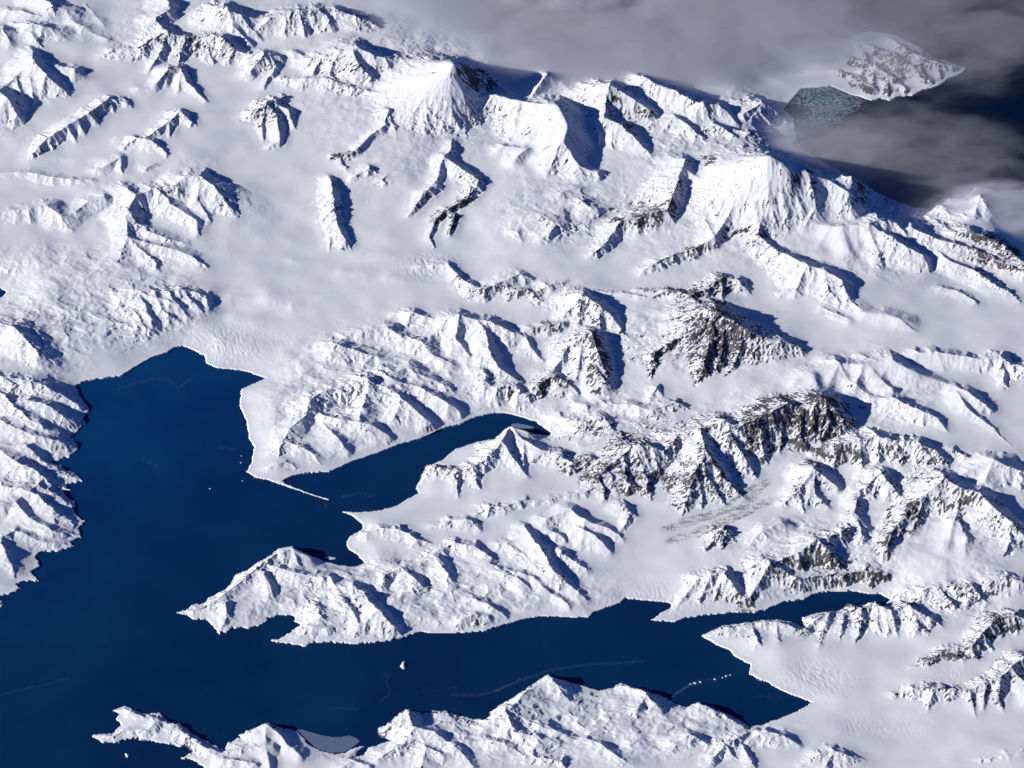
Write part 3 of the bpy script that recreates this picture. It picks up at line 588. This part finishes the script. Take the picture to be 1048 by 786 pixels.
# bare rock faces are parts of their mountain: grow together the blocks where rock prevails
Q = 5
qy, qx = (NY-1)//Q, (NX-1)//Q
soft = blur(rockv, 6)
qr = soft[:qy*Q, :qx*Q].reshape(qy, Q, qx, Q).mean((1, 3)) > .30
qi = fid[Q//2:qy*Q:Q, Q//2:qx*Q:Q][:qy, :qx]
face = np.zeros((qy, qx), np.int32); sizes = [0]
for a, b in zip(*np.nonzero(qr & (qi > 0))):
    if face[a, b]: continue
    n = len(sizes); face[a, b] = n; st = [(a, b)]; c = 0
    while st:
        p, q = st.pop(); c += 1
        for p2, q2 in ((p+1,q),(p-1,q),(p,q+1),(p,q-1)):
            if 0 <= p2 < qy and 0 <= q2 < qx and not face[p2, q2] and qr[p2, q2] and qi[p2, q2] == qi[a, b]:
                face[p2, q2] = n; st.append((p2, q2))
    sizes.append(c)
owner = {}
JJ = np.clip((np.arange(NX-1)[None, :]+wx[:-1,:-1]*.5).astype(int)//Q, 0, qx-1); II = np.clip((np.arange(NY-1)[:, None]+wy[:-1,:-1]*.5).astype(int)//Q, 0, qy-1)
fl = face[II, JJ]; own = qi[II, JJ]
fl[(own != fid) | (np.array(sizes)[fl] < 9)] = 0
def pieces(m):
    """number the connected patches of a face mask"""
    lab = np.zeros(m.shape, np.int32); sz = [0]
    ii, jj = np.nonzero(m); S = set(zip(ii.tolist(), jj.tolist()))
    while S:
        st = [S.pop()]; n = len(sz); c = 0; mem = []
        while st:
            p, q = st.pop(); mem.append((p, q))
            for e in ((p+1,q),(p-1,q),(p,q+1),(p,q-1)):
                if e in S: S.remove(e); st.append(e)
        a = np.array(mem); lab[a[:,0], a[:,1]] = n; sz.append(len(mem))
    return lab, sz
for mi, (name, label, cat, rock, lines) in enumerate(RANGES):
    if name == 'terrain': continue
    msk = keep & (fid == mi)
    if msk.sum() < 30: continue
    ns, cnt = np.unique(fl[msk], return_counts=True)
    big = [n for n, c in zip(ns, cnt) if n and c > 120]
    body = msk & ~np.isin(fl, big)
    pc, sz = pieces(body)
    main = int(np.argmax(sz))
    apart = [n for n in range(1, len(sz)) if n != main and sz[n] > 150]
    crumbs = body & np.isin(pc, [n for n in range(1, len(sz)) if n != main and sz[n] <= 150])
    fid[crumbs] = 0; body &= ~crumbs
    o = link(name, mesh_from(body & ~np.isin(pc, apart), name), SNOW)
    tag(o, label, cat, groups[name], 'thing')
    for n in apart:
        link('snow_slope', mesh_from(body & (pc == n), 'snow_slope'), SNOW).parent = o
    for n in big:
        link('rock_face', mesh_from(msk & (fl == n), 'rock_face'), SNOW).parent = o

tag(link('terrain', mesh_from(keep & (fid == 0), 'terrain'), SNOW), kind='structure')

# sea to the horizon
me = bpy.data.meshes.new('sea')
S = 60000
me.from_pydata([(-S,-S,0),(S,-S,0),(S,S,0),(-S,S,0)], [], [(0,1,2,3)])
tag(link('sea', me, sea_mat()), kind='structure')

# ------------------------------------------------------------------ ice afloat
def plain(name, col, rough=.6):
    m, nt, N = mat(name)
    out = N('ShaderNodeOutputMaterial'); b = N('ShaderNodeBsdfPrincipled')
    n = N('ShaderNodeTexNoise'); n.inputs['Scale'].default_value = .35; n.inputs['Detail'].default_value = 5
    tc = N('ShaderNodeTexCoord'); nt.links.new(tc.outputs['Object'], n.inputs['Vector'])
    r = N('ShaderNodeValToRGB'); r.color_ramp.elements[0].position = .3; r.color_ramp.elements[0].color = tuple(c*.8 for c in col)+(1,)
    r.color_ramp.elements[1].position = .7; r.color_ramp.elements[1].color = tuple(col)+(1,)
    nt.links.new(n.outputs['Fac'], r.inputs['Fac']); nt.links.new(r.outputs[0], b.inputs['Base Color'])
    b.inputs['Roughness'].default_value = rough
    nt.links.new(b.outputs[0], out.inputs[0])
    return m
ICE = plain('berg_ice', (.85,.88,.9)); GREY = plain('grey_ice', (.16,.21,.33)); BRASH = plain('brash', (.20,.28,.40)); 
def lump(name, px, py, rx, ry, h, seed, m, sharp=1.6):
    """an irregular block: rings that shrink upward towards an off-centre top"""
    r = np.random.default_rng(seed); gx, gy = ground(px, py)
    n = 18; rad = 1+.28*np.array([math.sin(2*k*2*math.pi/n+seed)*.6+math.sin(3*k*2*math.pi/n+seed*2)*.5 for k in range(n)])+r.uniform(-.1,.1,n)
    ox, oy = r.uniform(-.25,.25,2)
    V, F = [], []
    lv = [(-.5,1.0),(.12*h,1.0),(.35*h,.74),(.6*h,.46),(.82*h,.24)]
    for z, q in lv:
        for k in range(n):
            a = 2*math.pi*k/n; j = 1+r.uniform(-.12,.12)
            V.append((rx*(q*rad[k]*j*math.cos(a)+ox*(1-q)), ry*(q*rad[k]*j*math.sin(a)+oy*(1-q)), z+(r.uniform(-.08,.08)*h if z > 0 else 0)))
    V.append((rx*ox, ry*oy, h))
    for l in range(len(lv)-1):
        for k in range(n):
            a, b = l*n+k, l*n+(k+1)%n
            F.append((a, b, b+n, a+n))
    for k in range(n): F.append(((len(lv)-1)*n+k, (len(lv)-1)*n+(k+1)%n, len(V)-1))
    F.append(tuple(range(n-1,-1,-1)))
    me = bpy.data.meshes.new(name); me.from_pydata(V, [], F); me.update()
    o = link(name, me, m); o.location = (gx, gy, 0)
    return o
tag(lump('iceberg', 412.5, 681, 2.6, 4.6, 1.8, 5, ICE), 'lone white iceberg with a pointed tail, in the middle of the lower fjord', 'iceberg')
for k, (x, y, sz, lab) in enumerate([
    (700,464,1.3,'small ice floe at the lower left end of the loose string of floes'),
    (716,461,1.7,'bright ice floe in the close pair of the loose string of floes'),
    (737,457,1.4,'ice floe just right of the close pair in the string of floes'),
    (792,446,1.3,'single ice floe left of the gap in the string of floes'),
    (822,440,1.0,'tiny ice floe below the brightest end of the string'),
    (836,434,1.5,'ice floe near the right end of the string of floes'),
    (851,430,1.0,'tiny ice floe at the far right end of the string')]):
    px, py = tpt('23', x, y)
    tag(lump('ice_floe', px, py, sz*.9, sz*.75, sz*.5, 20+k, ICE), lab, 'ice floe', 'ice floes strung across the head of the fjord')
for k, (x, y, sz, lab) in enumerate([(805,450,.9,'small ice floe alone in the open water of the upper bay'),(923,350,.9,'small ice floe close to the right shore of the upper bay'),(925,324,.7,'tiny ice floe just above the one by the right shore'),(928,420,.8,'tiny ice floe off the point at the end of the spit')]):
    px, py = tpt('02', x, y)
    tag(lump('ice_floe', px, py, sz, sz*.9, sz*.5, 40+k, ICE), lab, 'ice floe', 'ice floes in the upper bay')
for k, (x, y, sx, sy, lab) in enumerate([(487,738,2.2,2.4,'tiny snowy islet under the white spit, bottom left'),(0,160,3.4,4.0,'snowy islet at the left edge below the ragged shore')]):
    px, py = tpt('03', x, y)
    o = lump('islet', px, py, sx, sy, 1.6, 60+k, SNOW)
    a = o.data.attributes.new('bare_rock', 'FLOAT', 'POINT')
    a.data.foreach_set('value', [.5 if v.co.z < .25 else 0. for v in o.data.vertices])
    tag(o, lab, 'islet')
def plate(name, t, P, m, z=.25):
    V = [ground(*tpt(t, x, y)) for x, y in P]; n = len(V)
    v = [(x, y, -.3) for x, y in V]+[(x, y, z) for x, y in V]
    F = [tuple(range(n, 2*n))]+[(k, (k+1) % n, (k+1) % n+n, k+n) for k in range(n)]
    me = bpy.data.meshes.new(name); me.from_pydata(v, [], F); me.update()
    return link(name, me, m)
tag(plate('sea_ice', '13', [(158,640),(185,640),(225,652),(262,662),(300,668),(330,668),(365,662),(392,672),(405,684),(380,705),(350,724),(300,728),(262,718),(232,706),(218,690),(190,668)], GREY), 'grey sheet of thin sea ice filling a cove on the bottom shore', 'sea ice')
tag(plate('sea_ice', '12', [(985,203),(1010,200),(1048,207),(1075,215),(1060,226),(1020,222),(990,214)], BRASH), 'small grey shelf of ice at the inner end of the narrow fjord', 'sea ice')
def floes():
    P = [tpt('30', x, y) for x, y in [(130,430),(165,370),(190,325),(250,312),(310,318),(370,330),(430,362),(440,385),(410,420),(360,450),(310,478),(260,500),(212,500),(170,470)]]
    G = np.array([ground(*p) for p in P]); r = np.random.default_rng(9); V, F = [], []
    x0, y0 = G.min(0); x1, y1 = G.max(0)
    while len(F) < 3200*7:
        x, y = r.uniform(x0, x1), r.uniform(y0, y1); c = False
        for (ax, ay), (bx, by) in zip(G, np.roll(G, -1, 0)):
            if (ay > y) != (by > y) and x < (bx-ax)*(y-ay)/(by-ay)+ax: c = not c
        if (not c and r.random() > .12) or r.random() < ((x-G[:,0].mean())/(x1-x0)*2)**2+((y-G[:,1].mean())/(y1-y0)*2)**2 - .15: continue
        a = .22+.6*r.random()**3; n = 6; b = len(V); ph = r.random()*6; st = r.uniform(.8, 2.2)
        for z in (-.1, r.uniform(.08, .3)):
            for k in range(n): V.append((x+a*st*math.cos(ph+k*1.047)*r.uniform(.7,1.3), y+a*math.sin(ph+k*1.047)*r.uniform(.7,1.2), z))
        F.append(tuple(range(b+n, b+2*n)))
        for k in range(n): F.append((b+k, b+(k+1)%n, b+(k+1)%n+n, b+k+n))
    me = bpy.data.meshes.new('broken_ice'); me.from_pydata(V, [], F); me.update()
    return link('broken_ice', me, plain('green_ice', (.26,.42,.48)))
tag(floes(), kind='stuff')
tag(plate('sea_ice', '12', [(265,714),(285,711),(312,715),(310,720),(290,722)], ICE), 'thin white slab of ice beside the peninsula in the bay', 'sea ice')
# brash ice drawn out in thin lines by the current
def brash():
    V, F = [], []
    r = np.random.default_rng(77)
    for t, sp, dens, P in [('23',5,1.0,[(-60,490),(30,460),(155,412),(300,390),(520,378)]),('23',9,2.6,[(615,520),(660,490),(700,466),(745,455)]),('23',10,.8,[(760,450),(800,445),(860,430)]),('23',10,.5,[(900,530),(960,510),(1048,520)]),
                     ('13',5,1.0,[(760,505),(850,508),(920,495),(980,465),(1048,435)]),('13',8,.5,[(640,490),(780,480)]),('13',4,.6,[(285,556),(340,560),(400,558)]),('13',10,.6,[(480,530),(520,505),(500,420)]),
                     ('02',6,.8,[(455,68),(520,45),(590,28),(640,30),(685,62),(745,18)]),('02',5,.5,[(540,335),(600,365),(612,395)]),('02',4,.9,[(835,288),(880,295),(908,303)]),('03',3,.6,[(-20,512),(80,485),(200,460),(268,440)]),
                     ('12',6,.8,[(330,482),(400,468),(465,475)]),('12',3,.8,[(272,500),(278,525)]),('03',8,.5,[(770,640),(800,655),(870,668)])]:
        G = [ground(*tpt(t, x, y)) for x, y in P]
        for (x0, y0), (x1, y1) in zip(G, G[1:]):
            L = math.hypot(x1-x0, y1-y0)
            for _ in range(int(L*dens*8)):
                u = r.random(); q = r.normal()*sp/K*.9
                x = x0+(x1-x0)*u + q*.5; y = y0+(y1-y0)*u + q + r.normal()*.5
                a = r.uniform(.05,.15); n = 5; b = len(V); ph = r.random()*6
                for z in (-.1,.05):
                    for k in range(n): V.append((x+a*math.cos(ph+k*6.283/n)*r.uniform(.7,1.3), y+a*math.sin(ph+k*6.283/n)*r.uniform(.7,1.2), z))
                F.append(tuple(range(b+n, b+2*n)))
                for k in range(n): F.append((b+k, b+(k+1)%n, b+(k+1)%n+n, b+k+n))
    me = bpy.data.meshes.new('brash_ice'); me.from_pydata(V, [], F); me.update()
    return link('brash_ice', me, BRASH)
tag(brash(), kind='stuff')

# ------------------------------------------------------------------ clouds: low banks of real vapour
def cloud_mat(dens, soft, rag, lam, alb=.84):
    m, nt, N = mat('cloud_vapour'); L = nt.links.new
    out = N('ShaderNodeOutputMaterial'); pv = N('ShaderNodeVolumePrincipled')
    tc = N('ShaderNodeTexCoord'); geo = N('ShaderNodeNewGeometry')
    ln = N('ShaderNodeVectorMath', operation='DOT_PRODUCT'); L(tc.outputs['Object'], ln.inputs[0]); L(tc.outputs['Object'], ln.inputs[1])
    mp = N('ShaderNodeMapping'); mp.inputs['Scale'].default_value = (.6/lam, 1.15/lam, 2.2/lam); mp.inputs['Rotation'].default_value = (0,0,-.3); L(geo.outputs['Position'], mp.inputs['Vector'])
    nz = N('ShaderNodeTexNoise'); nz.inputs['Scale'].default_value = 1; nz.inputs['Detail'].default_value = 8; nz.inputs['Roughness'].default_value = .62; nz.inputs['Distortion'].default_value = .3
    L(mp.outputs[0], nz.inputs['Vector'])
    a = N('ShaderNodeMath', operation='MULTIPLY_ADD'); L(nz.outputs['Fac'], a.inputs[0]); a.inputs[1].default_value = rag; a.inputs[2].default_value = 1-rag*.5
    b = N('ShaderNodeMath', operation='SUBTRACT'); L(a.outputs[0], b.inputs[0]); L(ln.outputs['Value'], b.inputs[1])
    c = N('ShaderNodeMapRange', interpolation_type='SMOOTHSTEP'); c.inputs['From Min'].default_value = 0; c.inputs['From Max'].default_value = soft
    c.inputs['To Min'].default_value = 0; c.inputs['To Max'].default_value = dens; L(b.outputs[0], c.inputs['Value'])
    rim = N('ShaderNodeMapRange', interpolation_type='SMOOTHSTEP'); rim.inputs['From Min'].default_value = 1; rim.inputs['From Max'].default_value = .45; L(ln.outputs['Value'], rim.inputs['Value'])
    cm = N('ShaderNodeMath', operation='MULTIPLY'); L(c.outputs[0], cm.inputs[0]); L(rim.outputs[0], cm.inputs[1])
    L(cm.outputs[0], pv.inputs['Density']); pv.inputs['Color'].default_value = (alb, alb, min(1, alb+.05), 1); pv.inputs['Anisotropy'].default_value = .2
    L(pv.outputs[0], out.inputs['Volume'])
    return m
import bmesh
def cloud(px, py, z, rx, ry, rz, dens, soft, rag, lam, label, rot=0.0, alb=.84):
    bm = bmesh.new(); bmesh.ops.create_icosphere(bm, subdivisions=4, radius=1.0)
    me = bpy.data.meshes.new('cloud_bank'); bm.to_mesh(me); bm.free()
    o = link('cloud_bank', me, cloud_mat(dens, soft, rag, lam, alb))
    gx, gy = ground(px, py, z)
    o.location = (gx, gy, z); o.scale = (rx, ry, rz); o.rotation_euler = (0,0,rot)
    tag(o, label, 'cloud', kind='stuff')
cloud(640, 16, 13, 300, 175, 18, .15, .7, 1.8, 75, 'broad grey cloud sheet behind the highest ridge')
cloud(455, -5, 18, 210, 110, 15, .035, 1, 1.6, 50, 'thin veil of fog over the far snowfield')
cloud(845, 158, 9, 110, 75, 9, .055, .9, 2.6, 26, 'grey cloud hiding the far shore behind the highest ridge')
cloud(900, 20, 14, 300, 170, 15, .022, .9, 3.0, 48, 'dim ragged cloud over the far sea beyond the ice cape')
cloud(920, 165, 8, 210, 130, 12, .021, .9, 3.4, 34, 'thin torn cloud lying over the sea below the ice cape', -.35)
cloud(1035, 212, 10, 100, 50, 12, .08, .8, 3.2, 20, 'puffy cloud by the right edge with a pale peak inside', alb=.93)
cloud(575, -2, 26, 95, 26, 8, .07, .7, 2.6, 22, 'bright torn streak of cloud along the top edge', alb=.95)

# ------------------------------------------------------------------ light
SUN_EL, SUN_AZ = math.radians(19.5), math.radians(180+14)     # direction the light comes from, measured from +x
sd_ = np.array([math.cos(SUN_AZ)*math.cos(SUN_EL), math.sin(SUN_AZ)*math.cos(SUN_EL), math.sin(SUN_EL)])
w = bpy.data.worlds.new('World'); SC.world = w; w.use_nodes = True
nt = w.node_tree; bg = nt.nodes['Background']
sky = nt.nodes.new('ShaderNodeTexSky'); sky.sky_type = 'NISHITA'; sky.sun_disc = False
sky.sun_elevation = SUN_EL; sky.sun_rotation = math.atan2(sd_[0], sd_[1])
sky.air_density = 1.0; sky.dust_density = 0; sky.ozone_density = 8
tint = nt.nodes.new('ShaderNodeMix'); tint.data_type = 'RGBA'; tint.blend_type = 'MULTIPLY'   # thin, deep blue high-latitude sky
tint.inputs['Factor'].default_value = 1; tint.inputs['B'].default_value = (.27,.53,.97,1)
nt.links.new(sky.outputs[0], tint.inputs['A']); nt.links.new(tint.outputs['Result'], bg.inputs[0]); bg.inputs[1].default_value = .05
ld = bpy.data.lights.new('sun', 'SUN'); ld.energy = 5; ld.angle = math.radians(.5); ld.color = (1,.97,.925)
lo = bpy.data.objects.new('sun', ld); C.objects.link(lo)
from mathutils import Vector, Matrix
lo.rotation_euler = Vector(sd_).to_track_quat('Z', 'Y').to_euler()

cd = bpy.data.cameras.new('camera'); co = bpy.data.objects.new('camera', cd); C.objects.link(co)
co.location = CAM; co.rotation_euler = (math.pi/2-DEP, 0, 0)
cd.angle = HFOV; cd.clip_start = 10; cd.clip_end = 200000
SC.camera = co
SC.cycles.diffuse_bounces = 2; SC.cycles.max_bounces = 6; SC.cycles.volume_bounces = 4; SC.cycles.volume_step_rate = .4; SC.cycles.volume_max_steps = 256
SC.view_settings.view_transform = 'Standard'; SC.view_settings.look = 'None'; SC.view_settings.exposure = .23; SC.view_settings.gamma = 1
